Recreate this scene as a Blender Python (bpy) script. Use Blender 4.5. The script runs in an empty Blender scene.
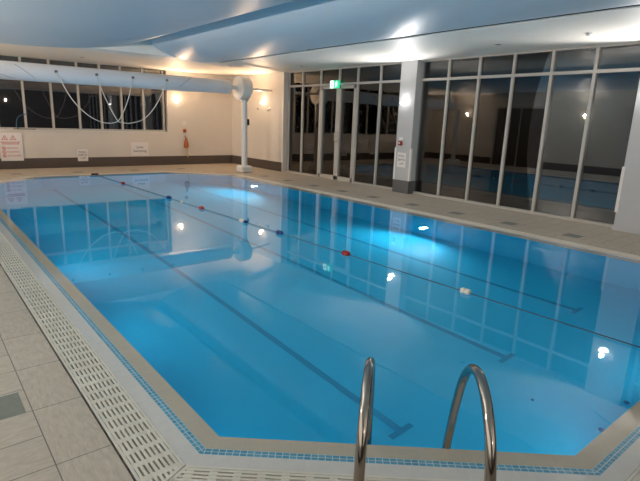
import bpy, bmesh, math, random
from mathutils import Vector, Matrix
random.seed(7)
S = bpy.context.scene
COL = S.collection

# ------------------------------------------------------------------ camera
cam_d = bpy.data.cameras.new('camera')
cam = bpy.data.objects.new('camera', cam_d)
COL.objects.link(cam)
cam_d.sensor_fit = 'HORIZONTAL'
cam_d.sensor_width = 36.0
cam_d.lens = 36.0 * 496.3 / 640.0
cam_d.clip_start = 0.05
yaw, pitch, roll = 0.69248, 0.23597, 0.03702
fw = Vector((math.sin(yaw) * math.cos(pitch), math.cos(yaw) * math.cos(pitch), -math.sin(pitch)))
rt = fw.cross(Vector((0, 0, 1))).normalized()
up = rt.cross(fw)
c_, s_ = math.cos(roll), math.sin(roll)
r2 = rt * c_ + up * s_
u2 = up * c_ - rt * s_
cam.matrix_world = Matrix(((r2.x, u2.x, -fw.x, 0), (r2.y, u2.y, -fw.y, 0), (r2.z, u2.z, -fw.z, 1.55), (0, 0, 0, 1)))
S.camera = cam

# ------------------------------------------------------------------ night sky, exposure
W = bpy.data.worlds.new('night')
S.world = W
W.use_nodes = True
W.node_tree.nodes['Background'].inputs[0].default_value = (0.010, 0.012, 0.018, 1)
W.node_tree.nodes['Background'].inputs[1].default_value = 0.3
S.view_settings.view_transform = 'Standard'
S.view_settings.look = 'None'
S.view_settings.gamma = 1.0
S.view_settings.use_curve_mapping = False
S.view_settings.exposure = 0.45
S.cycles.sample_clamp_indirect = 3.0
WARM = (1.0, 0.65, 0.38)
SOFT = (1.0, 0.87, 0.74)
COOL = (1.0, 0.95, 0.90)
P_WARM, P_SOFT, P_COOL = 74.0, 345.0, 74.0
POOLC = (0.62, 0.88, 1.0)
P_POOL = 84.0


def area(name, loc, rot, sx, sy, power, color):
    d = bpy.data.lights.new(name, 'AREA')
    d.shape = 'RECTANGLE'
    d.size, d.size_y = sx, sy
    d.energy = power
    d.color = color
    o = bpy.data.objects.new(name, d)
    COL.objects.link(o)
    o.location = loc
    o.rotation_euler = rot
    return o


# added soft fill panels in front of the solid walls behind and left of the viewer
area('fill_light', (1.9, -2.36, 1.75), (math.radians(90), 0, 0), 3.4, 1.7, 10, (1.0, 0.92, 0.82))
area('fill_light', (-1.66, 1.6, 1.75), (math.radians(90), 0, math.radians(-90)), 5.0, 1.7, 20, (1.0, 0.92, 0.82))


# ------------------------------------------------------------------ helpers
def lin(c):
    return tuple((v / 255 / 12.92) if v / 255 <= 0.04045 else ((v / 255 + 0.055) / 1.055) ** 2.4 for v in c)


def mat(name, color, rough=0.5, metal=0.0, noise=0.0, nscale=6.0, bump=0.0, bscale=40.0, spec=0.5, ior=1.45, stretch=None):
    m = bpy.data.materials.new(name)
    m.use_nodes = True
    nt = m.node_tree
    b = nt.nodes['Principled BSDF']
    b.inputs['Base Color'].default_value = (*color, 1)
    b.inputs['Roughness'].default_value = rough
    b.inputs['Metallic'].default_value = metal
    b.inputs['IOR'].default_value = ior
    b.inputs['Specular IOR Level'].default_value = spec
    if noise or bump:
        tc = nt.nodes.new('ShaderNodeTexCoord')
        mp = nt.nodes.new('ShaderNodeMapping')
        nt.links.new(tc.outputs['Object'], mp.inputs[0])
        if stretch:
            mp.inputs['Scale'].default_value = stretch
    if noise:
        n = nt.nodes.new('ShaderNodeTexNoise')
        n.inputs['Scale'].default_value = nscale
        n.inputs['Detail'].default_value = 4
        nt.links.new(mp.outputs[0], n.inputs['Vector'])
        r = nt.nodes.new('ShaderNodeMapRange')
        r.inputs[1].default_value = 0.3
        r.inputs[2].default_value = 0.7
        r.inputs[3].default_value = 1 - noise
        r.inputs[4].default_value = 1 + noise
        nt.links.new(n.outputs[0], r.inputs[0])
        mx = nt.nodes.new('ShaderNodeMix')
        mx.data_type = 'RGBA'
        mx.blend_type = 'MULTIPLY'
        mx.inputs[0].default_value = 1
        mx.inputs[6].default_value = (*color, 1)
        nt.links.new(r.outputs[0], mx.inputs[7])
        nt.links.new(mx.outputs[2], b.inputs['Base Color'])
    if bump:
        n2 = nt.nodes.new('ShaderNodeTexNoise')
        n2.inputs['Scale'].default_value = bscale
        n2.inputs['Detail'].default_value = 3
        nt.links.new(mp.outputs[0], n2.inputs['Vector'])
        bp = nt.nodes.new('ShaderNodeBump')
        bp.inputs['Strength'].default_value = bump
        bp.inputs['Distance'].default_value = 0.01
        nt.links.new(n2.outputs[0], bp.inputs['Height'])
        nt.links.new(bp.outputs[0], b.inputs['Normal'])
    return m


def emit(name, color, strength, base=(0.9, 0.9, 0.9)):
    m = bpy.data.materials.new(name)
    m.use_nodes = True
    b = m.node_tree.nodes['Principled BSDF']
    b.inputs['Base Color'].default_value = (*base, 1)
    b.inputs['Emission Color'].default_value = (*color, 1)
    b.inputs['Emission Strength'].default_value = strength
    return m


def brick_mat(name, c1, c2, mortar, w, h, msize, rough, offset=0.5, noise=0.08, bump=0.2, nsc=(1, 1, 1), spec=0.5):
    """tiles laid out in metres on the UV map"""
    m = bpy.data.materials.new(name)
    m.use_nodes = True
    nt = m.node_tree
    b = nt.nodes['Principled BSDF']
    b.inputs['Roughness'].default_value = rough
    b.inputs['Specular IOR Level'].default_value = spec
    uv = nt.nodes.new('ShaderNodeUVMap')
    br = nt.nodes.new('ShaderNodeTexBrick')
    br.offset = offset
    br.inputs['Color1'].default_value = (*c1, 1)
    br.inputs['Color2'].default_value = (*c2, 1)
    br.inputs['Mortar'].default_value = (*mortar, 1)
    br.inputs['Scale'].default_value = 1.0
    br.inputs['Mortar Size'].default_value = msize
    br.inputs['Mortar Smooth'].default_value = 0.1
    br.inputs['Brick Width'].default_value = w
    br.inputs['Row Height'].default_value = h
    nt.links.new(uv.outputs[0], br.inputs['Vector'])
    mp = nt.nodes.new('ShaderNodeMapping')
    mp.inputs['Scale'].default_value = nsc
    nt.links.new(uv.outputs[0], mp.inputs[0])
    n = nt.nodes.new('ShaderNodeTexNoise')
    n.inputs['Scale'].default_value = 16.0
    n.inputs['Detail'].default_value = 8
    n.inputs['Roughness'].default_value = 0.65
    nt.links.new(mp.outputs[0], n.inputs['Vector'])
    r = nt.nodes.new('ShaderNodeMapRange')
    r.inputs[1].default_value = 0.3
    r.inputs[2].default_value = 0.7
    r.inputs[3].default_value = 1 - noise
    r.inputs[4].default_value = 1 + noise
    nt.links.new(n.outputs[0], r.inputs[0])
    mx = nt.nodes.new('ShaderNodeMix')
    mx.data_type = 'RGBA'
    mx.blend_type = 'MULTIPLY'
    mx.inputs[0].default_value = 1
    nt.links.new(br.outputs['Color'], mx.inputs[6])
    nt.links.new(r.outputs[0], mx.inputs[7])
    nt.links.new(mx.outputs[2], b.inputs['Base Color'])
    if bump:
        bp = nt.nodes.new('ShaderNodeBump')
        bp.inputs['Strength'].default_value = bump
        bp.inputs['Distance'].default_value = 0.006
        nt.links.new(n.outputs[0], bp.inputs['Height'])
        nt.links.new(bp.outputs[0], b.inputs['Normal'])
    return m


def glass_mat():
    m = bpy.data.materials.new('window_glass')
    m.use_nodes = True
    nt = m.node_tree
    for n in list(nt.nodes):
        nt.nodes.remove(n)
    o = nt.nodes.new('ShaderNodeOutputMaterial')
    t = nt.nodes.new('ShaderNodeBsdfTransparent')
    t.inputs[0].default_value = (0.93, 0.95, 0.95, 1)
    g = nt.nodes.new('ShaderNodeBsdfGlossy')
    g.inputs['Roughness'].default_value = 0.0
    f = nt.nodes.new('ShaderNodeFresnel')
    f.inputs[0].default_value = 2.1
    mx = nt.nodes.new('ShaderNodeMixShader')
    nt.links.new(f.outputs[0], mx.inputs[0])
    nt.links.new(t.outputs[0], mx.inputs[1])
    nt.links.new(g.outputs[0], mx.inputs[2])
    nt.links.new(mx.outputs[0], o.inputs[0])
    return m


def water_mat():
    m = bpy.data.materials.new('pool_water')
    m.use_nodes = True
    nt = m.node_tree
    b = nt.nodes['Principled BSDF']
    b.inputs['Base Color'].default_value = (0.72, 0.93, 1.0, 1)
    b.inputs['Roughness'].default_value = 0.0
    b.inputs['IOR'].default_value = 1.333
    b.inputs['Transmission Weight'].default_value = 1.0
    tc = nt.nodes.new('ShaderNodeTexCoord')
    n = nt.nodes.new('ShaderNodeTexNoise')
    n.inputs['Scale'].default_value = 1.4
    n.inputs['Detail'].default_value = 1.5
    nt.links.new(tc.outputs['Object'], n.inputs['Vector'])
    bp = nt.nodes.new('ShaderNodeBump')
    bp.inputs['Strength'].default_value = 0.015
    bp.inputs['Distance'].default_value = 0.02
    nt.links.new(n.outputs[0], bp.inputs['Height'])
    nt.links.new(bp.outputs[0], b.inputs['Normal'])
    return m


M = {}
M['wall'] = mat('wall_paint', (0.68, 0.635, 0.585), 0.6, noise=0.03, nscale=1.5)
M['pillar'] = mat('pillar_paint', (0.48, 0.495, 0.515), 0.45, noise=0.02, nscale=2)
M['soffit'] = mat('soffit_paint', (0.88, 0.86, 0.81), 0.55)
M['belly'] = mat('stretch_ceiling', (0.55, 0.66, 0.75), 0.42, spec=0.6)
M['skirt'] = mat('skirting', (0.085, 0.068, 0.060), 0.45, noise=0.05)
M['plinth'] = mat('plinth_grey', (0.10, 0.105, 0.11), 0.5)
M['frame'] = mat('aluminium_frame', (0.47, 0.455, 0.43), 0.45)
M['sill'] = mat('sill_white', (0.72, 0.71, 0.68), 0.4)
M['glass'] = glass_mat()
M['water'] = water_mat()
M['deck'] = brick_mat('deck_tiles', (0.49, 0.425, 0.345), (0.455, 0.395, 0.32), (0.15, 0.13, 0.11), 0.53, 0.265, 0.003, 0.5, offset=0, noise=0.17, bump=0.9, nsc=(0.8, 2.6, 1))
M['dark_tile'] = mat('dark_tile', (0.17, 0.18, 0.15), 0.5, noise=0.08, nscale=20, bump=0.2)
M['ledge_white'] = brick_mat('ledge_white_tiles', (0.68, 0.655, 0.61), (0.66, 0.64, 0.60), (0.62, 0.60, 0.57), 0.25, 0.25, 0.0015, 0.03, offset=0, noise=0.05, bump=0)
M['ledge_cream'] = brick_mat('ledge_cream_tiles', (0.50, 0.44, 0.34), (0.485, 0.43, 0.335), (0.52, 0.47, 0.38), 0.125, 0.25, 0.0015, 0.03, offset=0, noise=0.03, bump=0)
M['ledge_blue'] = brick_mat('ledge_blue_mosaic', (0.07, 0.27, 0.41), (0.13, 0.37, 0.51), (0.50, 0.62, 0.66), 0.034, 0.0215, 0.0022, 0.03, offset=0, noise=0.05, bump=0)
M['gutter'] = mat('gutter_dark', (0.012, 0.010, 0.008), 0.8)
M['grate'] = mat('grate_plastic', (0.70, 0.66, 0.57), 0.4, noise=0.04, nscale=3)
M['pool'] = mat('pool_tile_blue', (0.015, 0.52, 0.77), 0.5, noise=0.02, nscale=1.0)
M['lane'] = mat('pool_tile_navy', (0.0, 0.30, 0.51), 0.5)
M['white'] = mat('white_powder_coat', (0.78, 0.77, 0.75), 0.4)
M['cover'] = mat('cover_vinyl', (0.80, 0.82, 0.87), 0.38, noise=0.02, nscale=2)
M['cover_dk'] = mat('cover_seam', (0.30, 0.34, 0.42), 0.5)
M['strap'] = mat('strap_webbing', (0.72, 0.70, 0.66), 0.6)
M['eyelet'] = mat('eyelet_grey', (0.16, 0.15, 0.16), 0.4)
M['steel'] = mat('polished_steel', (0.40, 0.36, 0.32), 0.10, metal=1.0)
M['chrome'] = mat('satin_steel', (0.55, 0.53, 0.50), 0.25, metal=1.0)
M['black'] = mat('black_plastic', (0.015, 0.015, 0.017), 0.4)
M['red'] = mat('red_plastic', (0.30, 0.015, 0.015), 0.35)
M['blue'] = mat('blue_plastic', (0.012, 0.035, 0.17), 0.35)
M['offwhite'] = mat('white_plastic', (0.75, 0.72, 0.62), 0.4)
M['orange'] = mat('orange_nylon', (0.42, 0.12, 0.03), 0.6)
M['yellow'] = mat('yellow_rope', (0.65, 0.45, 0.10), 0.6)
M['paper'] = mat('sign_white', (0.80, 0.77, 0.76), 0.5)
M['ink'] = mat('ink_dark', (0.03, 0.025, 0.03), 0.6)
M['inkred'] = mat('ink_red', (0.50, 0.05, 0.05), 0.6)
M['hoop'] = mat('blue_hoop', (0.02, 0.08, 0.15), 0.5)
M['dl'] = mat('downlight_dark', (0.06, 0.05, 0.045), 0.4)
M['ropem'] = mat('lane_rope_line', (0.03, 0.05, 0.09), 0.6)
M['exitgreen'] = emit('exit_green', (0.02, 0.55, 0.25), 1.0, (0.02, 0.4, 0.2))
M['exitwhite'] = emit('exit_white', (0.85, 1.0, 0.92), 1.1)
M['shade_warm'] = emit('lamp_opal_warm', (1.0, 0.80, 0.55), 8.0)
M['shade_cool'] = emit('lamp_opal_cool', (1.0, 0.96, 0.92), 8.0)
M['lens'] = emit('pool_lamp_lens', (0.75, 0.92, 1.0), 9.0)
M['inlet'] = mat('inlet_plastic', (0.015, 0.17, 0.36), 0.4)


def smooth(me, ang=0.7):
    for p in me.polygons:
        p.use_smooth = True
    try:
        me.set_sharp_from_angle(angle=ang)
    except Exception:
        pass


def obj(name, bm, m, parent=None, sm=False):
    me = bpy.data.meshes.new(name)
    bmesh.ops.recalc_face_normals(bm, faces=bm.faces)
    bm.to_mesh(me)
    bm.free()
    for k in (m if isinstance(m, (list, tuple)) else [m]):
        me.materials.append(k)
    if sm:
        smooth(me)
    o = bpy.data.objects.new(name, me)
    COL.objects.link(o)
    if parent is not None:
        o.parent = parent
    return o


def struct(name, bm, m, parent=None, sm=False):
    o = obj(name, bm, m, parent, sm)
    if parent is None:
        o['kind'] = 'structure'
    return o


def tag(o, label, cat, group=None, kind=None):
    o['label'] = label
    o['category'] = cat
    if group:
        o['group'] = group
    if kind:
        o['kind'] = kind
    return o


def thing(name, label, cat, loc=(0, 0, 0), rot=(0, 0, 0), group=None):
    o = bpy.data.objects.new(name, None)
    COL.objects.link(o)
    o.location = loc
    o.rotation_euler = rot
    o.empty_display_size = 0.1
    return tag(o, label, cat, group)


def bx(bm, x0, x1, y0, y1, z0, z1, mi=0):
    v = [bm.verts.new(p) for p in ((x0, y0, z0), (x1, y0, z0), (x1, y1, z0), (x0, y1, z0), (x0, y0, z1), (x1, y0, z1), (x1, y1, z1), (x0, y1, z1))]
    for f in ((3, 2, 1, 0), (4, 5, 6, 7), (0, 1, 5, 4), (1, 2, 6, 5), (2, 3, 7, 6), (3, 0, 4, 7)):
        fc = bm.faces.new([v[i] for i in f])
        fc.material_index = mi


def bbox(x0, x1, y0, y1, z0, z1, bev=0.0, seg=2):
    bm = bmesh.new()
    bx(bm, x0, x1, y0, y1, z0, z1)
    if bev:
        bmesh.ops.bevel(bm, geom=bm.edges[:], offset=bev, segments=seg, affect='EDGES', profile=0.5)
    return bm


def tube(bm, pts, r, n=12, caps=True):
    pts = [Vector(p) for p in pts]
    rad = r if isinstance(r, (list, tuple)) else [r] * len(pts)
    rings = []
    t0 = (pts[1] - pts[0]).normalized()
    ref = Vector((0, 0, 1)) if abs(t0.z) < 0.9 else Vector((1, 0, 0))
    nrm = (ref - t0 * ref.dot(t0)).normalized()
    for i, p in enumerate(pts):
        a = pts[max(i - 1, 0)]
        b = pts[min(i + 1, len(pts) - 1)]
        t = (b - a).normalized()
        nrm = (nrm - t * nrm.dot(t)).normalized()
        bi = t.cross(nrm)
        rings.append([bm.verts.new(p + (nrm * math.cos(2 * math.pi * k / n) + bi * math.sin(2 * math.pi * k / n)) * rad[i]) for k in range(n)])
    for a, b in zip(rings, rings[1:]):
        for k in range(n):
            bm.faces.new((a[k], a[(k + 1) % n], b[(k + 1) % n], b[k]))
    if caps:
        bm.faces.new(list(reversed(rings[0])))
        bm.faces.new(rings[-1])


def spline(pts, n=8):
    """Catmull-Rom through the points"""
    P = [Vector(p) for p in pts]
    P = [P[0] * 2 - P[1]] + P + [P[-1] * 2 - P[-2]]
    out = []
    for i in range(1, len(P) - 2):
        for k in range(n):
            t = k / n
            a, b, c, d = P[i - 1:i + 3]
            out.append(0.5 * ((2 * b) + (c - a) * t + (2 * a - 5 * b + 4 * c - d) * t * t + (3 * b - 3 * c + d - a) * t ** 3))
    out.append(P[-2])
    return out


def lathe(bm, prof, axis='z', n=24, origin=(0, 0, 0)):
    """prof: list of (radius, height along axis)"""
    o = Vector(origin)
    rings = []
    for r, h in prof:
        ring = []
        for k in range(n):
            a = 2 * math.pi * k / n
            x, y = r * math.cos(a), r * math.sin(a)
            v = {'z': (x, y, h), 'x': (h, x, y), 'y': (x, h, y)}[axis]
            ring.append(bm.verts.new(o + Vector(v)))
        rings.append(ring)
    for a, b in zip(rings, rings[1:]):
        for k in range(n):
            bm.faces.new((a[k], a[(k + 1) % n], b[(k + 1) % n], b[k]))
    bm.faces.new(list(reversed(rings[0])))
    bm.faces.new(rings[-1])


def text_bm(body, size, align='CENTER'):
    cu = bpy.data.curves.new('letters', 'FONT')
    cu.body = body
    cu.size = size
    cu.align_x = align
    cu.align_y = 'CENTER'
    cu.extrude = 0.0008
    cu.resolution_u = 3
    to = bpy.data.objects.new('letters', cu)
    COL.objects.link(to)
    dg = bpy.context.evaluated_depsgraph_get()
    me = bpy.data.meshes.new_from_object(to.evaluated_get(dg))
    bm = bmesh.new()
    bm.from_mesh(me)
    bpy.data.objects.remove(to)
    bpy.data.curves.remove(cu)
    bpy.data.meshes.remove(me)
    return bm


# ------------------------------------------------------------------ plan of the pool
INNER = [(1.035, 1.98), (2.362, 0.82), (5.449, 0.82), (6.776, 1.98), (6.776, 12.2), (5.45, 13.376), (2.36, 13.376), (1.035, 12.2)]   # counter-clockwise


def offset(poly, d):
    """outward offset of a counter-clockwise polygon"""
    n = len(poly)
    out = []
    for i in range(n):
        p0, p1, p2 = Vector(poly[i - 1]), Vector(poly[i]), Vector(poly[(i + 1) % n])
        a = (p1 - p0).normalized()
        b = (p2 - p1).normalized()
        na, nb = Vector((a.y, -a.x)), Vector((b.y, -b.x))
        m = (na + nb).normalized()
        out.append(tuple(p1 + m * (d / m.dot(na))))
    return out


def ring(bm, d0, z0, d1, z1, mi=0, uvl=None, v0=None):
    A, B = offset(INNER, d0), offset(INNER, d1)
    n = len(A)
    for i in range(n):
        j = (i + 1) % n
        vs = [bm.verts.new((*A[i], z0)), bm.verts.new((*A[j], z0)), bm.verts.new((*B[j], z1)), bm.verts.new((*B[i], z1))]
        f = bm.faces.new(vs)
        f.material_index = mi
        if uvl:
            o = Vector(A[i])
            dr = (Vector(A[j]) - o).normalized()
            nr = Vector((dr.y, -dr.x))
            for lp in f.loops:
                q = Vector(lp.vert.co[:2]) - o
                lp[uvl].uv = (q.dot(dr) - (o.y - 2.752 if i == 7 and v0 else 0), (v0 or 0) + q.dot(nr))


G0, G1, DK = 0.224, 0.448, 0.69       # ledge outer, grating outer, border-tile outer
XL, XR, YN, YF = -1.7, 9.1, -2.4, 15.6
WX, GX = 8.80, 8.98                 # face of the solid right wall, plane of the glazing

# floor: deck tiles with the octagonal hole, laid border course, inlaid dark tiles
bm = bmesh.new()
uvl = bm.loops.layers.uv.new('UVMap')
D = offset(INNER, DK)
lo = [bm.verts.new((*p, 0)) for p in D]
hi = [bm.verts.new((*p, 0)) for p in ((XL, YN), (2.3, YN), (5.5, YN), (XR, YN), (XR, 7), (XR, YF + 0.15), (4, YF + 0.15), (XL, YF + 0.15), (XL, 7))]
# strips between hole and room outline
quads = [(lo[0], lo[1], hi[1], hi[0]), (lo[1], lo[2], hi[2], hi[1]), (lo[2], lo[3], hi[3], hi[2]), (lo[3], lo[4], hi[5], hi[4], hi[3]),
         (lo[4], lo[5], hi[5]), (lo[5], lo[6], hi[6], hi[5]), (lo[6], lo[7], hi[7], hi[6]), (lo[7], lo[0], hi[0], hi[8], hi[7])]
for q in quads:
    f = bm.faces.new(q)
    for lp in f.loops:
        lp[uvl].uv = (lp.vert.co.x - 0.345, lp.vert.co.y - 2.49 + 2.65)
ring(bm, G1, 0, DK, 0, 0, uvl, 0.023)
darks = [(0.07, 2.754), (0.07, -1.0), (0.07, 5.5), (0.07, 8.0), (0.07, 10.6)] + [(7.52, y) for y in (3.1, 4.15, 5.2, 6.25, 7.35, 8.35, 9.4, 10.5, 11.6)] + [(x, 14.2) for x in (1.9, 3.3, 4.8, 6.2)]
for x, y in darks:
    s = 0.245
    f = bm.faces.new([bm.verts.new(v) for v in ((x, y, 0.0012), (x + s, y, 0.0012), (x + s, y + s, 0.0012), (x, y + s, 0.0012))])
    f.material_index = 1
ob = struct('floor', bm, [M['deck'], M['dark_tile']])

# gutter channel under the gratings
bm = bmesh.new()
ring(bm, G0, -0.005, G0 + 0.001, -0.13)
ring(bm, G0, -0.13, G1, -0.13)
ring(bm, G1, -0.13, G1 + 0.001, -0.001)
struct('gutter_channel', bm, M['gutter'])

# pool: flooded tile ledge, walls, bottom with lane markings
bm = bmesh.new()
uvl = bm.loops.layers.uv.new('UVMap')
ring(bm, 0.0, -0.005, 0.096, -0.005, 0, uvl)
ring(bm, 0.096, -0.005, 0.139, -0.005, 1, uvl)
ring(bm, 0.139, -0.005, G0, -0.005, 2, uvl)
struct('pool_edge_tiles', bm, [M['ledge_cream'], M['ledge_blue'], M['ledge_white']])



def zfl(y):
    return -(1.15 + 0.55 * (y - 0.8) / 12.6)


bm = bmesh.new()
A_, B_ = INNER, offset(INNER, 0.0005)
for i in range(8):
    j = (i + 1) % 8
    bm.faces.new([bm.verts.new(v) for v in ((*A_[i], -0.0055), (*A_[j], -0.0055), (*B_[j], zfl(B_[j][1])), (*B_[i], zfl(B_[i][1])))])
bm.faces.new([bm.verts.new((*p, zfl(p[1]))) for p in B_])
for lx, ly in ((2.56, 2.07), (4.05, 2.12), (5.585, 2.18)):
    for a in ((lx - 0.032, lx + 0.032, ly + 0.02, 13.0), (lx - 0.115, lx + 0.115, ly - 0.026, ly + 0.026), (lx - 0.115, lx + 0.115, 13.0, 13.08)):
        f = bm.faces.new([bm.verts.new((px_, py_, zfl(py_) + 0.002)) for px_, py_ in ((a[0], a[2]), (a[1], a[2]), (a[1], a[3]), (a[0], a[3]))])
        f.material_index = 1
ob = struct('pool_basin', bm, [M['pool'], M['lane']])

bm = bmesh.new()
bm.faces.new([bm.verts.new((*p, -0.006)) for p in INNER])
w = obj('pool_water', bm, M['water'])
if w.data.polygons[0].normal.z < 0:
    w.data.flip_normals()
tag(w, 'still blue water filling the swimming pool', 'water', kind='stuff')

# ------------------------------------------------------------------ walls
bm = bmesh.new()
WL, WR, WB, HC = -0.1, 6.49, 1.03, 2.91
bx(bm, XL - 0.2, WX + 0.4, YF, YF + 0.25, 0, WB)
bx(bm, WR, WX + 0.4, YF, YF + 0.25, WB, 3.6)
bx(bm, XL - 0.2, WL, YF, YF + 0.25, WB, 3.6)
bx(bm, WL, WR, YF, YF + 0.25, HC + 0.005, 3.6)
struct('wall_far', bm, M['wall'])
bm = bmesh.new()
bx(bm, WX, WX + 0.4, 12.54, YF, 0, 3.6)
struct('wall_right', bm, M['wall'])
bm = bmesh.new()
bx(bm, XL - 0.2, XL, YN, YF, 0, 3.6)
struct('wall_left', bm, M['wall'])
bm = bmesh.new()
bx(bm, XL - 0.2, XR + 0.1, YN - 0.2, YN, 0, 3.6)
struct('wall_near', bm, mat('near_wall_cladding', (0.14, 0.12, 0.10), 0.5, noise=0.1))
bm = bmesh.new()
bx(bm, XL, WX, YF - 0.014, YF, 0, 0.28)
struct('baseboard_far', bm, M['skirt'])
bm = bmesh.new()
bx(bm, WX - 0.014, WX, 12.58, YF - 0.014, 0, 0.28)
struct('baseboard_right', bm, M['skirt'])
bm = bmesh.new()
bx(bm, XL, XL + 0.014, YN, YF - 0.014, 0, 0.28)
struct('baseboard_left', bm, M['skirt'])
bm = bmesh.new()
bx(bm, WX - 0.012, WX + 0.03, 12.525, 12.58, 0.28, HC)
struct('trim_1', bm, M['sill'])


def pillar(y0, y1, plinth):
    bm = bmesh.new()
    bx(bm, 8.75, 9.12, y0, y1, 0.0, HC)
    o = struct('pillar', bm, M['pillar'])
    bm = bmesh.new()
    bx(bm, 8.735, 9.12, y0 - 0.012, y1 + 0.012, 0.0, 0.29 if plinth else 0.06)
    obj('plinth', bm, M['plinth' if plinth else 'pillar'], o)
    for yy in (y0, y1):
        bm = bmesh.new()
        bx(bm, 8.744, 8.80, yy - 0.022, yy + 0.022, 0.29, 1.02)
        obj('corner_guard', bm, M['white'], o)
    return o


pillar(7.47, 7.925, True)
pillar(2.50, 3.08, False)


# dark doors in the left wall (mirrored in the glazing)
bm = bmesh.new()
for y0 in (9.95, 11.05):
    bx(bm, XL, XL + 0.03, y0 + 0.03, y0 + 1.07, 0.02, 2.35)
d2 = struct('door_2', bm, M['skirt'])
bm = bmesh.new()
for y0 in (9.90, 11.03, 12.16):
    bx(bm, XL, XL + 0.05, y0, y0 + 0.05, 0.0, 2.42)
bx(bm, XL, XL + 0.05, 9.90, 12.21, 2.36, 2.42)
obj('door_frame', bm, M['frame'], d2)

# ------------------------------------------------------------------ ceiling
bm = bmesh.new()
bx(bm, 6.50, XR + 0.1, YN, 12.0, HC, HC + 0.02)
bx(bm, XL - 0.2, XR + 0.1, 12.0, YF + 0.25, HC, HC + 0.02)
bx(bm, XL - 0.2, XR + 0.1, 12.0, 12.03, HC + 0.02, 3.6)
bx(bm, XL - 0.2, XR + 0.1, YN, YF + 0.25, 3.6, 3.7)
struct('ceiling', bm, M['soffit'])


def belly(x0, x1, zt, depth, n=64):
    """a stretched ceiling wave hanging down between two rails, running along the pool"""
    bm = bmesh.new()
    cx, a = (x0 + x1) / 2, (x1 - x0) / 2
    prof = []
    for k in range(n + 1):
        t = math.pi * k / n
        prof.append((cx - a * math.cos(t), zt - depth * math.sin(t)))
    ys = [YN + 0.01, 11.995]
    rows = [[bm.verts.new((x, y, z)) for x, z in prof] for y in ys]
    for i in range(n):
        f = bm.faces.new((rows[0][i], rows[0][i + 1], rows[1][i + 1], rows[1][i]))
        f.smooth = True
    bm.faces.new(rows[1])
    bm.faces.new(list(reversed(rows[0])))
    return bm


for x0, x1, zt, dp in ((-1.65, 4.55, 3.335, 0.53), (4.56, 7.06, 3.33, 0.465)):
    o = struct('ceiling_wave', belly(x0, x1, zt, dp), M['belly'])
    smooth(o.data, 0.9)


# ------------------------------------------------------------------ glazing
def glazing_right(name, ys, z_tr=2.51, skip=None, z0=0.0):
    """window in the right-hand wall: posts at ys, head, transom, sill"""
    bm = bmesh.new()
    yl, yh = min(ys), max(ys)
    for y in ys:
        bx(bm, GX - 0.05, GX + 0.05, y - 0.026, y + 0.026, 0.0, HC)
    bx(bm, GX - 0.045, GX + 0.045, yl, yh, HC - 0.025, HC)
    bx(bm, GX - 0.045, GX + 0.045, yl, yh, z_tr - 0.026, z_tr + 0.026)
    for a, b in zip(sorted(ys), sorted(ys)[1:]):
        if skip and skip[0] - 0.01 < a and b < skip[1] + 0.01:
            continue
        bx(bm, GX - 0.06, GX + 0.05, a, b, 0.0, 0.045)
    o = struct(name, bm, M['frame'])
    bm = bmesh.new()
    for a, b in zip(sorted(ys), sorted(ys)[1:]):
        lo_ = 0.045 if not (skip and skip[0] - 0.01 < a and b < skip[1] + 0.01) else z_tr
        for za, zb in ((0.045, z_tr - 0.03), (z_tr + 0.03, HC - 0.025)):
            if skip and skip[0] - 0.01 < a and b < skip[1] + 0.01 and za < 1:
                continue
            bx(bm, GX - 0.008, GX + 0.008, a + 0.03, b - 0.03, za, zb)
    obj('glass_pane', bm, M['glass'], o)
    return o


DY = [12.47, 11.80, 10.99, 10.22, 9.52, 8.73, 8.06]
glazing_right('window_2', [12.505] + DY[0:] + [7.95], skip=(9.52, 10.99))
glazing_right('window_3', [7.50 - 0.733 * k for k in range(7)])
glazing_right('window_4', [2.44 - 0.733 * k for k in range(7)])

# double door inside window_2
bm = bmesh.new()
bx(bm, GX - 0.06, GX + 0.05, 9.55, 10.96, 0.0, 0.012)
door = struct('door_1', bm, M['frame'])
for (a, b) in ((9.555, 10.215), (10.225, 10.955)):
    bm = bmesh.new()
    for (y0, y1, z0, z1) in ((a, a + 0.075, 0.015, 2.47), (b - 0.075, b, 0.015, 2.47), (a, b, 2.395, 2.47), (a, b, 0.015, 0.11)):
        bx(bm, GX - 0.055, GX + 0.03, y0, y1, z0, z1)
    leaf = obj('door_leaf', bm, M['frame'], door)
    bm = bmesh.new()
    bx(bm, GX - 0.008, GX + 0.008, a + 0.075, b - 0.075, 0.11, 2.395)
    obj('glass_pane', bm, M['glass'], leaf)
    yh = 10.175 if a < 10 else 10.265
    bm = bmesh.new()
    tube(bm, [(GX - 0.05, yh, 1.02), (GX - 0.10, yh, 1.04), (GX - 0.10, yh, 1.26), (GX - 0.05, yh, 1.28)], 0.012)
    obj('door_handle', bm, M['chrome'], leaf, sm=True)

# far window
bm = bmesh.new()
YG = YF + 0.13
xs = [6.405, 5.77, 5.115, 4.525, 3.925, 3.23, 2.555, 1.92, 1.27, 0.63, -0.05]
for x in xs:
    bx(bm, x - 0.027, x + 0.027, YG - 0.05, YG + 0.05, WB, HC)
for z in (WB + 0.03, 2.51):
    bx(bm, WL, WR - 0.02, YG - 0.045, YG + 0.045, z - 0.03, z + 0.03)
win = struct('window_1', bm, M['frame'])
bm = bmesh.new()
xs_ = sorted(xs)
for a, b in zip(xs_, xs_[1:]):
    for za, zb in ((WB + 0.06, 2.48), (2.54, HC)):
        bx(bm, a + 0.03, b - 0.03, YG - 0.008, YG + 0.008, za, zb)
obj('glass_pane', bm, M['glass'], win)
bm = bmesh.new()
bx(bm, WL, WR, YF - 0.025, YG - 0.05, WB - 0.012, WB + 0.012)
obj('window_sill', bm, M['sill'], win)


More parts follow.
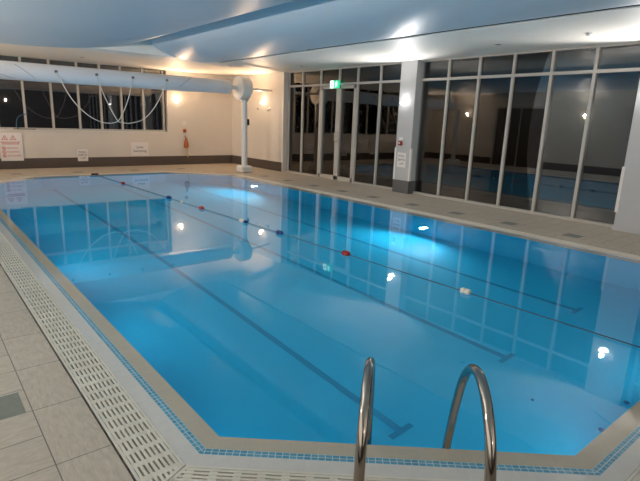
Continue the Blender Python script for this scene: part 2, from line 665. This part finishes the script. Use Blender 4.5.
# ------------------------------------------------------------------ wall lamps
def wall_light(label, loc, rotz, warm, power, color):
    t = thing('wall_light', label, 'lamp', loc, (0, 0, rotz), 'uplighters around the pool hall')
    # built facing -y, back on the plane y=0
    bm = bbox(-0.05, 0.05, -0.016, 0.0, -0.07, 0.09, 0.006)
    obj('back_plate', bm, M['white'], t)
    bm = bmesh.new()
    n, rings = 20, []
    for k in range(9):
        a = math.pi / 2 * k / 8
        r, z = 0.08 * math.sin(a), -0.065 * math.cos(a)
        rings.append([bm.verts.new((r * math.cos(math.pi + math.pi * j / n), -0.016 + r * math.sin(math.pi + math.pi * j / n) * 1.5, z)) for j in range(n + 1)])
    for A, B in zip(rings, rings[1:]):
        for j in range(n):
            try:
                bm.faces.new((A[j], A[j + 1], B[j + 1], B[j]))
            except ValueError:
                pass
    bmesh.ops.remove_doubles(bm, verts=bm.verts, dist=0.0005)
    obj('lamp_shade', bm, M['shade_warm' if warm else 'shade_cool'], t, sm=True)
    for kind, pw in (('SPOT', power), ('POINT', power * (0.03 if warm else 0.014) if power < 100 else 2.5)):      # the reflector throws the light up and out, a little spills back
        ld = bpy.data.lights.new('bulb', kind)
        ld.energy = pw
        ld.color = color
        ld.shadow_soft_size = 0.03
        if kind == 'SPOT':
            ld.spot_size = math.radians(148)
            ld.spot_blend = 0.5
        lo_ = bpy.data.objects.new('bulb', ld)
        COL.objects.link(lo_)
        lo_.parent = t
        lo_.location = (0, -0.115, 0.06)
        lo_.rotation_euler = (-math.radians(90 + 34), 0, 0)
    return t


wall_light('glowing warm uplighter on the far wall right of the window', (6.80, YF, 2.02), 0, True, P_WARM, WARM)
wall_light('glowing uplighter on the cream wall right of the reel post', (WX, 13.60, 2.05), -math.pi / 2, True, P_WARM, WARM)
wall_light('glowing uplighter on the grey pillar above the red call point', (8.75, 7.74, 2.02), -math.pi / 2, False, P_COOL, COOL)
wall_light('glowing uplighter on the grey pillar at the right edge, seen mirrored in the pool', (8.75, 2.88, 2.05), -math.pi / 2, False, P_COOL * 1.05, COOL)
for y, nm in ((13.6, 'far'), (8.5, 'middle'), (3.6, 'near')):
    wall_light('uplighter on the %s stretch of the left wall, seen mirrored in the glazing' % nm, (XL, y, 2.05), math.pi / 2, True, P_SOFT, (1.0, 0.78, 0.58) if nm == 'far' else SOFT)
wall_light('uplighter on the wall behind the viewer, left of the deck', (0.6, YN, 2.05), math.pi, True, 30, SOFT)
wall_light('uplighter on the wall behind the viewer, facing the pool ladder', (4.6, YN, 2.05), math.pi, True, 30, SOFT)


# ------------------------------------------------------------------ underwater lamps
def pool_light(label, loc, rotz, power):
    t = thing('pool_light', label, 'pool light', loc, (0, 0, rotz), 'underwater lamps of the pool')
    bm = bmesh.new()
    lathe(bm, [(0.085, 0.0), (0.085, -0.012), (0.054, -0.02)], 'y', 24)
    obj('bezel', bm, M['chrome'], t, sm=True)
    bm = bmesh.new()
    lathe(bm, [(0.052, -0.018), (0.045, -0.028), (0.02, -0.034), (0.005, -0.035)], 'y', 24)
    obj('lens', bm, M['lens'], t, sm=True)
    ld = bpy.data.lights.new('lamp', 'SPOT')
    ld.energy = power
    ld.color = POOLC
    ld.spot_size = math.radians(165)
    ld.spot_blend = 0.6
    ld.shadow_soft_size = 0.035
    lo_ = bpy.data.objects.new('lamp', ld)
    COL.objects.link(lo_)
    lo_.parent = t
    lo_.location = (0, -0.13, 0)
    lo_.rotation_euler = (math.radians(80), 0, math.pi)
    return t


pool_light('lit round lamp underwater in the right side of the pool near the reel post', (6.776, 10.75, -0.75), -math.pi / 2, P_POOL)
pool_light('lit round lamp underwater in the right side of the pool below the middle pillar', (6.776, 5.30, -0.75), -math.pi / 2, P_POOL * 0.85)
for y, nm, q in ((2.6, 'nearest', 0.03), (4.6, 'near', 0.08), (6.8, 'middle', 0.17), (9.2, 'far', 0.08), (11.4, 'farthest', 0.05)):  # added fill lamps on the unseen left pool wall, to even out the floor
    pool_light('unseen fill lamp added underwater in the %s stretch of the left pool side' % nm, (1.035, y, -0.6), math.pi / 2, P_POOL * q)
for x, nm in ((3.2, 'left'), (4.7, 'right')):  # more added fill, hidden on the near pool wall
    pool_light('unseen fill lamp added underwater in the near end of the pool, %s one of two' % nm, (x, 0.82, -0.6), math.pi, P_POOL * 0.06)

# ------------------------------------------------------------------ overflow gratings, one per side of the pool
GI, GO = offset(INNER, G0 + 0.003), offset(INNER, G1 - 0.011)
GLAB = ['white slotted overflow grate across the cut near left corner, by the ladder', 'white slotted overflow grate along the near end of the pool',
        'white slotted overflow grate across the cut near right corner', 'white slotted overflow grate along the right side below the glazing',
        'white slotted overflow grate across the far right corner by the reel post', 'white slotted overflow grate along the far end under the long window',
        'white slotted overflow grate across the far left corner', 'long white slotted overflow grate along the left side beside the deck tiles']
NS, PER, BAR, CB = 9, 0.108, 0.0136, 0.036
for i in range(8):
    j = (i + 1) % 8
    a, b = Vector(GI[i]), Vector(GI[j])
    d = (b - a).normalized()
    nrm = Vector((d.y, -d.x))
    L = (b - a).length
    wd = (Vector(GO[i]) - a).dot(nrm)
    s0, s1 = (Vector(GO[i]) - a).dot(d), (Vector(GO[j]) - b).dot(d)     # mitre at the two ends
    bm = bmesh.new()

    def strip(u0a, u1a, va, u0b, u1b, vb, zt=0.0, zb=-0.024):
        P = [(u0a, va), (u1a, va), (u1b, vb), (u0b, vb)]
        V = []
        for z in (zb, zt):
            V.append([bm.verts.new((*(d * u + nrm * v), z)) for u, v in P])
        bm.faces.new(V[1])
        bm.faces.new(list(reversed(V[0])))
        for k in range(4):
            bm.faces.new((V[0][k], V[0][(k + 1) % 4], V[1][(k + 1) % 4], V[1][k]))
    e = 0.003
    for k in range(NS + 1):
        va = wd * k / NS - (BAR / 2 if 0 < k else 0) * (2 if k == NS else 1)
        vb = va + BAR
        fa, fb = va / wd, vb / wd
        strip(s0 * fa + e, L + s1 * fa - e, va, s0 * fb + e, L + s1 * fb - e, vb)
    m_ = int((L + s1 - s0) / PER)
    for k in range(m_ + 2):
        u = s0 + PER * k
        # clip the cross bar to the mitred outline
        f0 = 0.0 if u >= 0 else min(1, u / s0 if s0 else 0)
        lim = u + CB - L
        f1 = 0.0 if lim <= 0 else (lim / s1 if s1 > 0 else 2)
        f = max(f0, f1)
        if f < 0.95:
            strip(u, u + CB, wd * f, u, u + CB, wd, -0.0015)
    # mitred end bars
    for (ua, ub, sg) in ((e, s0 + e, 1), (L - e, L + s1 - e, -1)):
        if sg > 0:
            strip(ua, ua + 0.02, 0, ub, ub + 0.02, wd, -0.001)
        else:
            strip(ua - 0.02, ua, 0, ub - 0.02, ub, wd, -0.001)
    o = obj('overflow_grate', bm, M['grate'])
    o.location = (a.x, a.y, 0)
    tag(o, GLAB[i], 'grate', 'overflow grates around the pool')

# ------------------------------------------------------------------ pool ladder
prof = [(0.03, -1.0), (0.03, -0.4), (0.022, -0.12), (0.0, 0.03), (-0.028, 0.12), (-0.073, 0.269), (-0.150, 0.445), (-0.235, 0.545), (-0.320, 0.588), (-0.405, 0.594), (-0.495, 0.560), (-0.575, 0.49), (-0.632, 0.39), (-0.665, 0.23), (-0.675, 0.0)]
lad = thing('pool_ladder', 'polished steel pool ladder with two arched grab rails at the near corner', 'ladder', (1.26, 0.90, 0))
lo3 = Vector((*lad.location,))
LEGS = []
for bx_, by_, az in ((1.898, 1.240, math.radians(42.7)), (1.612, 1.512, math.radians(48.7))):
    q = Vector((bx_, by_))
    N = Vector((math.sin(az), math.cos(az)))
    LEGS.append(q + N * 0.03)
    pts = [Vector((q.x + N.x * t, q.y + N.y * t, z)) - lo3 for t, z in prof]
    bm = bmesh.new()
    tube(bm, spline(pts, 8), 0.0205, 20)
    rail = obj('grab_rail', bm, M['steel'], lad, sm=True)
    foot = pts[-1]
    bm = bmesh.new()
    lathe(bm, [(0.055, 0.0), (0.055, 0.008), (0.035, 0.022), (0.022, 0.026)], 'z', 24, (foot.x, foot.y, 0.001))
    obj('deck_flange', bm, M['steel'], rail, sm=True)
N = Vector((0.658, 0.753))
for z in (-0.35, -0.62, -0.89):
    bm = bmesh.new()
    c0, c1 = LEGS
    pa, pb = c0 - N * 0.035, c1 - N * 0.035
    pc, pd = c1 + N * 0.045, c0 + N * 0.045
    V = [[bm.verts.new(Vector((p.x, p.y, zz)) - lo3) for p in (pa, pb, pc, pd)] for zz in (z - 0.015, z + 0.015)]
    bm.faces.new(V[1])
    bm.faces.new(list(reversed(V[0])))
    for k in range(4):
        bm.faces.new((V[0][k], V[0][(k + 1) % 4], V[1][(k + 1) % 4], V[1][k]))
    obj('tread', bm, M['steel'], lad)

# ------------------------------------------------------------------ pool cover on its reel
RY = 12.80
reel = thing('pool_cover_reel', 'white overhead reel with rolled pool cover spanning the far end of the pool', 'pool cover reel', (7.62, RY, 0))
O3 = Vector((7.62, RY, 0))


def axz(x):
    return 2.362 + (x - 1.7) * 0.003


bm = bmesh.new()      # rolled cover: spiral section with a free edge low on the front
n = 40
sec = []
for k in range(n + 1):
    a = math.radians(-118) + 2 * math.pi * k / n
    r = 0.195 - 0.014 * k / n
    sec.append((r * math.cos(a), r * math.sin(a)))
x0r, x1r = 0.62, 7.14
ringz = []
for (x, sc) in ((x0r, 0.86), (x0r + 0.02, 0.98), (x0r + 0.05, 1.0), (6.02, 1.0), (6.03, 0.965), (x1r - 0.05, 0.965), (x1r - 0.02, 0.94), (x1r, 0.82)):
    ringz.append([bm.verts.new(Vector((x, RY + -c[0] * sc, axz(x) + c[1] * sc)) - O3) for c in sec])
for A, B in zip(ringz, ringz[1:]):
    for k in range(n):
        bm.faces.new((A[k], A[k + 1], B[k + 1], B[k]))
    bm.faces.new((A[n], A[0], B[0], B[n]))
bm.faces.new(list(reversed(ringz[0])))
bm.faces.new(ringz[-1])
cover = obj('rolled_cover', bm, M['cover'], reel, sm=True)
# welded seams running askew round the roll
for (xa, xb, aa, ab) in ((1.95, 2.32, 40, -42), (1.45, 1.95, -5, -60), (5.60, 5.95, -30, 55)):
    bm = bmesh.new()
    pts = []
    for k in range(13):
        t = k / 12
        x = xa + (xb - xa) * t
        a = math.radians(aa + (ab - aa) * t)
        pts.append(Vector((x, RY - 0.192 * math.cos(a), axz(x) + 0.192 * math.sin(a))) - O3)
    tube(bm, pts, 0.005, 6)
    obj('seam', bm, M['cover_dk'], cover)
bm = bmesh.new()
tube(bm, [Vector((0.2, RY, axz(0.2))) - O3, Vector((7.42, RY, axz(7.42))) - O3], 0.055, 20)
obj('shaft', bm, M['white'], reel, sm=True)
bm = bmesh.new()
hz = axz(7.5)
lathe(bm, [(0.10, 7.40 - 7.62), (0.305, 7.41 - 7.62), (0.318, 7.425 - 7.62), (0.318, 7.70 - 7.62), (0.305, 7.715 - 7.62), (0.09, 7.72 - 7.62)], 'x', 48, (0, 0, hz))
hub = obj('drive_housing', bm, M['white'], reel, sm=True)
bm = bmesh.new()
lathe(bm, [(0.09, 7.36 - 7.62), (0.09, 7.41 - 7.62)], 'x', 24, (0, 0, hz))
obj('hub_collar', bm, M['white'], hub, sm=True)
bm = bmesh.new()
tube(bm, [(0, 0, 0.12), (0, 0, 2.05)], 0.085, 24)
post = obj('stand_post', bm, M['white'], reel, sm=True)
bm = bbox(-0.11, 0.11, -0.06, 0.06, 2.0, 2.16, 0.02)
obj('post_bracket', bm, M['white'], reel)
bm = bbox(-0.185, 0.185, -0.18, 0.18, 0.0, 0.20, 0.05, 3)
obj('base_foot', bm, M['white'], reel)
bm = bbox(0.045, 0.105, -0.105, -0.075, 1.36, 1.53, 0.006)
sw = obj('key_switch', bm, M['black'], reel)
sw['label'] = 'small black key switch box on the post'
bm = bmesh.new()
tube(bm, [(0.1, 0, hz + 0.0), (WX - 7.62 - 0.0, 0.39, 2.40)], 0.034, 12)
obj('wall_brace', bm, M['white'], reel, sm=True)
# second stand on the left deck
bm = bmesh.new()
tube(bm, [Vector((0.22, RY, 0.12)) - O3, Vector((0.22, RY, 2.2)) - O3], 0.085, 24)
obj('stand_post', bm, M['white'], reel, sm=True)
bm = bbox(0.22 - 0.215 - 7.62, 0.22 + 0.215 - 7.62, -0.2, 0.2, 0.0, 0.20, 0.04, 3)
obj('base_foot', bm, M['white'], reel)
# eyelets and the two hanging pull straps
for x in (2.73, 3.58, 4.41, 5.26):
    bm = bmesh.new()
    lathe(bm, [(0.018, -0.2), (0.034, -0.203), (0.034, -0.193), (0.018, -0.19)], 'y', 16, (x - 7.62, 0, axz(x) + 0.035))
    obj('eyelet', bm, M['eyelet'], cover, sm=True)
for L in ([(2.73, 2.39), (3.01, 1.83), (3.33, 1.49), (3.65, 1.335), (3.93, 1.345), (4.07, 1.47), (4.26, 1.88), (4.41, 2.39)],
          [(3.58, 2.39), (3.71, 1.96), (3.96, 1.43), (4.09, 1.345), (4.33, 1.34), (4.66, 1.47), (4.98, 1.84), (5.26, 2.39)]):
    pts = spline([Vector((x, 12.595 if 0 < k < 7 else 12.60, z)) - O3 for k, (x, z) in enumerate(L)], 8)
    bm = bmesh.new()
    tube(bm, pts, 0.0095, 8)
    obj('pull_strap', bm, M['strap'], cover, sm=True)

# ------------------------------------------------------------------ lane rope with floats
RP0, RP1 = Vector((3.66, 13.42, 0.004)), Vector((4.04, 0.78, 0.004))
lane = thing('lane_rope', 'thin dark lane rope with a few coloured floats lying along the pool', 'lane rope', RP1)
bm = bmesh.new()
tube(bm, [(0, 0, 0), (RP0 - RP1) * 0.5, RP0 - RP1], 0.0055, 8)
obj('line', bm, M['ropem'], lane, sm=True)
dr = (RP0 - RP1).normalized()
for y, c, ln, r in ((11.6, 'red', 0.11, 0.034), (9.18, 'blue', 0.13, 0.038), (8.62, 'offwhite', 0.07, 0.022), (7.87, 'red', 0.11, 0.034), (6.57, 'offwhite', 0.09, 0.032), (6.46, 'blue', 0.06, 0.028), (5.59, 'blue', 0.12, 0.034), (4.245, 'red', 0.11, 0.038), (2.587, 'offwhite', 0.105, 0.032)):
    t = (y - RP1.y) / dr.y
    bm = bmesh.new()
    prof_ = [(-0.5, 0.35), (-0.45, 0.8), (-0.36, 1), (-0.05, 1), (-0.03, 0.75), (0.03, 0.75), (0.05, 1), (0.36, 1), (0.45, 0.8), (0.5, 0.35)]
    pts = [dr * (t + u * ln) + Vector((0, 0, 0.004)) for u, _ in prof_]
    tube(bm, pts, [r * q for _, q in prof_], 14)
    fl = obj('float', bm, M[c], lane, sm=True)
    fl['label'] = {'red': 'red float', 'blue': 'blue float', 'offwhite': 'off-white float'}[c]
bm = bmesh.new()
tube(bm, [Vector((3.55, 13.53, 0.02)) - RP1, Vector((3.72, 13.53, 0.02)) - RP1], 0.02, 10)
obj('anchor', bm, M['black'], lane, sm=True)

# floor inlets seen through the water
for (x, y, rr, lab) in ((3.66, 1.13, 0.020, 'small round blue inlet on the pool bottom near the close edge, left one of two'), (4.14, 1.14, 0.020, 'small round blue inlet on the pool bottom near the close edge, right one of two'), (3.63, 1.64, 0.012, 'tiny round inlet on the pool bottom between the middle lane line and the close edge')):
    bm = bmesh.new()
    lathe(bm, [(rr, 0.001), (rr, 0.012), (rr * 0.6, 0.018), (0.002, 0.018)], 'z', 18)
    o = obj('pool_inlet', bm, M['inlet'], sm=True)
    o.location = (x, y, zfl(y) + 0.002)
    tag(o, lab, 'pool inlet', 'inlets on the pool bottom')


# ------------------------------------------------------------------ signs
def put_text(body, size, loc, rot, m, parent, name='lettering', align='CENTER', sx=1.0):
    o = obj(name, text_bm(body, size, align), m, parent)
    o.location = loc
    o.rotation_euler = rot
    o.scale = (sx, 1, 1)
    return o


R90 = (math.pi / 2, 0, 0)
# large safety sign, far wall
t = thing('safety_sign', 'large white safety sign with red warning triangles under the long window', 'sign', (2.14, YF - 0.015, 0.585))
obj('panel', bbox(-0.262, 0.262, -0.006, 0.0, -0.365, 0.365), M['paper'], t)
ZF = -0.0075
for cx in (-0.135, 0.055):
    bm = bmesh.new()
    for s_o, s_i in ((0.085, 0.062),):
        A = [(cx + s_o * math.sin(a), s_o * math.cos(a)) for a in (0, 2 * math.pi / 3, 4 * math.pi / 3)]
        B = [(cx + s_i * math.sin(a), s_i * math.cos(a)) for a in (0, 2 * math.pi / 3, 4 * math.pi / 3)]
        for k in range(3):
            j = (k + 1) % 3
            bm.faces.new([bm.verts.new((p[0], ZF, 0.225 + p[1])) for p in (A[k], A[j], B[j], B[k])])
    bx(bm, cx - 0.006, cx + 0.006, ZF, ZF + 0.001, 0.215, 0.262)
    bx(bm, cx - 0.006, cx + 0.006, ZF, ZF + 0.001, 0.197, 0.208)
    obj('warning_triangle', bm, M['inkred'], t)
bm = bmesh.new()
for z, x0, x1 in ((0.125, -0.235, 0.20), (0.08, -0.20, 0.18)):
    x = x0
    while x < x1:
        l_ = random.choice((0.018, 0.03, 0.04, 0.05))
        bx(bm, x, min(x + l_, x1), ZF, ZF + 0.001, z - 0.011, z + 0.011)
        x += l_ + 0.009
obj('small_print', bm, M['inkred'], t)
for z, s in ((-0.03, 'NO DIVING'), (-0.13, 'NO JUMPING'), (-0.23, 'NO RUNNING')):
    bm = bmesh.new()
    nn = 20
    for k in range(nn):
        a, b = 2 * math.pi * k / nn, 2 * math.pi * (k + 1) / nn
        bm.faces.new([bm.verts.new((-0.175 + r * math.cos(q), ZF, z + r * math.sin(q))) for r, q in ((0.045, a), (0.045, b), (0.034, b), (0.034, a))])
    bm.faces.new([bm.verts.new((-0.175 + p[0], ZF - 0.0005, z + p[1])) for p in ((-0.03, 0.022), (-0.022, 0.03), (0.03, -0.022), (0.022, -0.03))])
    bx(bm, -0.185, -0.165, ZF, ZF + 0.001, z - 0.02, z + 0.012)
    obj('prohibition_symbol', bm, M['inkred'], t)
    put_text('NO', 0.052, (-0.105, ZF, z), R90, M['inkred'], t, align='LEFT')
    put_text(s[3:], 0.052, (-0.012, ZF, z), R90, M['inkred'], t, align='LEFT', sx=0.9)
# depth sign, far wall
t = thing('depth_sign', 'small white pool depth sign on the far wall below the window', 'sign', (3.895, YF - 0.016, 0.345))
obj('panel', bbox(-0.14, 0.14, -0.006, 0.0, -0.17, 0.17), M['paper'], t)
for z, s in ((0.085, 'POOL'), (0.0, 'DEPTH'), (-0.085, '1.2M')):
    put_text(s, 0.075, (0, ZF, z), R90, M['ink'], t)
# lane sign
t = thing('lane_swimming_sign', 'white lane swimming notice on the far wall below the window end', 'sign', (5.56, YF - 0.001, 0.51))
obj('panel', bbox(-0.27, 0.27, -0.006, 0.0, -0.205, 0.205), M['paper'], t)
put_text('Lane', 0.11, (0, ZF, 0.055), R90, M['ink'], t)
put_text('Swimming', 0.10, (0, ZF, -0.06), R90, M['ink'], t)
# depth sign on the pillar
RX = (math.pi / 2, 0, -math.pi / 2)
t = thing('depth_sign', 'white pool depth sign on the grey pillar below the red call point', 'sign', (8.75, 7.728, 0.75), (0, 0, -math.pi / 2))
obj('panel', bbox(-0.125, 0.125, -0.006, 0.0, -0.165, 0.165), M['paper'], t)
for z, s in ((0.085, 'POOL'), (0.0, 'DEPTH'), (-0.085, '1.2M')):
    put_text(s, 0.07, (0, ZF, z), R90, M['ink'], t)
# red call point and the white plate above it
t = thing('fire_call_point', 'red fire alarm call point on the grey pillar', 'fire alarm', (8.75, 7.785, 1.125), (0, 0, -math.pi / 2))
obj('case', bbox(-0.05, 0.05, -0.045, 0.0, -0.05, 0.05, 0.008), M['red'], t)
obj('glass_window', bbox(-0.028, 0.012, -0.048, -0.04, -0.012, 0.022), M['paper'], t)
t = tag(obj('wall_plate', bbox(-0.055, 0.055, -0.008, 0.0, -0.03, 0.03, 0.003), M['paper']), 'small white plate on the grey pillar above the red call point', 'plate')
t.location = (8.75, 7.785, 1.225)
t.rotation_euler = (0, 0, -math.pi / 2)
# exit sign over the double door
t = thing('exit_sign', 'lit green and white exit sign above the double glass door', 'exit sign', (GX - 0.075, 10.325, 2.50), (0, 0, -math.pi / 2))
obj('case', bbox(-0.165, 0.165, -0.05, 0.0, -0.095, 0.095, 0.004), M['exitgreen'], t)
bm = bmesh.new()
f_ = -0.0515


def poly(bm, P):
    bm.faces.new([bm.verts.new((x, f_, z)) for x, z in P])


poly(bm, [(-0.165, -0.095), (-0.03, -0.095), (-0.03, 0.095), (-0.165, 0.095)])
obj('white_field', bm, M['exitwhite'], t)
bm = bmesh.new()
f_ = -0.053
poly(bm, [(-0.10, 0.05), (-0.06, 0.0), (-0.08, 0.0), (-0.08, -0.06), (-0.12, -0.06), (-0.12, 0.0), (-0.14, 0.0)])
obj('arrow', bm, M['exitgreen'], t)
bm = bmesh.new()
nn = 12
poly(bm, [(0.085 + 0.017 * math.cos(2 * math.pi * k / nn), 0.065 + 0.017 * math.sin(2 * math.pi * k / nn)) for k in range(nn)])
poly(bm, [(0.06, 0.042), (0.09, 0.042), (0.085, -0.01), (0.055, -0.01)])
poly(bm, [(0.055, -0.012), (0.085, -0.012), (0.06, -0.075), (0.035, -0.075)])
poly(bm, [(0.07, -0.012), (0.09, -0.005), (0.125, -0.05), (0.105, -0.06)])
poly(bm, [(0.062, 0.04), (0.06, 0.02), (0.02, 0.005), (0.015, 0.022)])
poly(bm, [(0.09, 0.04), (0.09, 0.02), (0.125, 0.0), (0.13, 0.015)])
obj('running_figure', bm, M['exitwhite'], t)

# ------------------------------------------------------------------ things on the far and right walls
t = tag(obj('switch_plate', bbox(-0.075, 0.075, -0.014, 0.0, -0.07, 0.07, 0.004), M['paper']), 'small white square plate on the far wall above the orange rescue bag', 'plate')
t.location = (7.03, YF, 1.325)
t = thing('alarm_button', 'small red alarm button on the far wall above the orange rescue bag', 'alarm button', (7.04, YF, 1.085))
obj('case', bbox(-0.05, 0.05, -0.04, 0.0, -0.055, 0.055, 0.01), M['orange'], t)
bm = bmesh.new()
lathe(bm, [(0.026, -0.04), (0.026, -0.052), (0.01, -0.056)], 'y', 16)
obj('button', bm, M['red'], t, sm=True)
t = thing('rescue_bag', 'orange rescue throw bag with yellow line hanging on the far wall', 'rescue bag', (7.05, YF, 0.68))
bm = bmesh.new()
lathe(bm, [(0.025, 0.19), (0.035, 0.15), (0.05, 0.08), (0.075, -0.02), (0.08, -0.08), (0.07, -0.12), (0.04, -0.14), (0.01, -0.145)], 'z', 20, (0, -0.082, 0))
obj('bag', bm, M['orange'], t, sm=True)
bm = bmesh.new()
tube(bm, spline([(0.0, -0.02, 0.24), (-0.02, -0.05, 0.22), (-0.012, -0.10, 0.18)], 6), 0.012, 8)
obj('hanging_loop', bm, M['black'], t, sm=True)
bm = bmesh.new()
tube(bm, spline([(0.03, -0.11, -0.15), (0.06, -0.07, -0.22), (0.045, -0.05, -0.30), (0.075, -0.05, -0.38), (0.05, -0.05, -0.45)], 6), 0.012, 8)
obj('throw_line', bm, M['yellow'], t, sm=True)
t = thing('coat_hook', 'small dark hook on the cream wall below the uplighter by the glazing', 'hook', (WX, 13.26, 1.84), (0, 0, -math.pi / 2))
obj('plate', bbox(-0.03, 0.03, -0.01, 0.0, -0.05, 0.05, 0.003), M['chrome'], t)
bm = bmesh.new()
tube(bm, spline([(0, -0.005, 0.02), (0, -0.05, -0.02), (0, -0.07, -0.05), (0, -0.085, -0.01)], 6), 0.012, 8)
obj('hook', bm, M['eyelet'], t, sm=True)
bm = bmesh.new()
lathe(bm, [(0.028, 0.0), (0.028, -0.012), (0.008, -0.02)], 'y', 14)
t = tag(obj('wall_bolt', bm, M['eyelet'], sm=True), 'tiny grey bolt head on the cream wall left of the hook', 'bolt')
t.location = (WX, 13.95, 1.86)
t.rotation_euler = (0, 0, -math.pi / 2)
# blue hoop with its dark handle on the window sill
t = thing('pool_net', 'blue hoop net with dark handle resting on the far window sill', 'net', (2.45, YF + 0.03, WB + 0.014))
bm = bmesh.new()
tube(bm, spline([(-0.10, 0.03, 0.012), (-0.13, 0.035, 0.12), (-0.10, 0.04, 0.27), (-0.02, 0.045, 0.36), (0.10, 0.045, 0.40), (0.17, 0.045, 0.41)], 8), 0.011, 10)
obj('hoop', bm, M['hoop'], t, sm=True)
bm = bmesh.new()
tube(bm, [(-0.22, 0.0, 0.012), (0.26, -0.03, 0.012), (0.27, -0.031, 0.014), (0.30, -0.033, 0.014)], [0.010, 0.010, 0.014, 0.014], 10)
obj('handle', bm, M['black'], t, sm=True)

# recessed downlights (off) and a sensor in the flat ceiling border
for x, y, lab in ((7.86, 5.0, 'unlit recessed downlight above the large glazing'), (3.69, 14.15, 'unlit recessed downlight above the long far window'), (7.02, 12.54, 'unlit recessed downlight above the reel post'), (8.1, 10.76, 'unlit recessed downlight above the double glass door')):
    t = thing('downlight', lab, 'downlight', (x, y, HC), (0, 0, 0), 'downlights in the ceiling border')
    bm = bmesh.new()
    lathe(bm, [(0.078, 0.0), (0.085, -0.004), (0.085, -0.006), (0.06, -0.009)], 'z', 24)
    obj('trim_ring', bm, M['soffit'], t, sm=True)
    bm = bmesh.new()
    lathe(bm, [(0.06, -0.0085), (0.03, -0.0105), (0.005, -0.011)], 'z', 20)
    obj('lamp_face', bm, M['dl'], t, sm=True)
t = tag(obj('slot_vent', bbox(-0.018, 0.018, -0.40, 0.40, -0.006, 0.0), M['dl']), 'narrow dark air slot in the ceiling border, mirrored in the pool corner', 'vent')
t.location = (8.02, 2.32, HC)
t.rotation_euler = (0, 0, -0.45)
t = thing('motion_sensor', 'small white ceiling sensor near the top right', 'sensor', (7.73, 3.48, HC))
bm = bmesh.new()
lathe(bm, [(0.045, 0.0), (0.045, -0.015), (0.028, -0.035), (0.005, -0.042)], 'z', 20)
obj('dome', bm, M['white'], t, sm=True)
obj('indicator', bbox(-0.055, -0.035, -0.01, 0.01, -0.012, -0.004), M['black'], t)
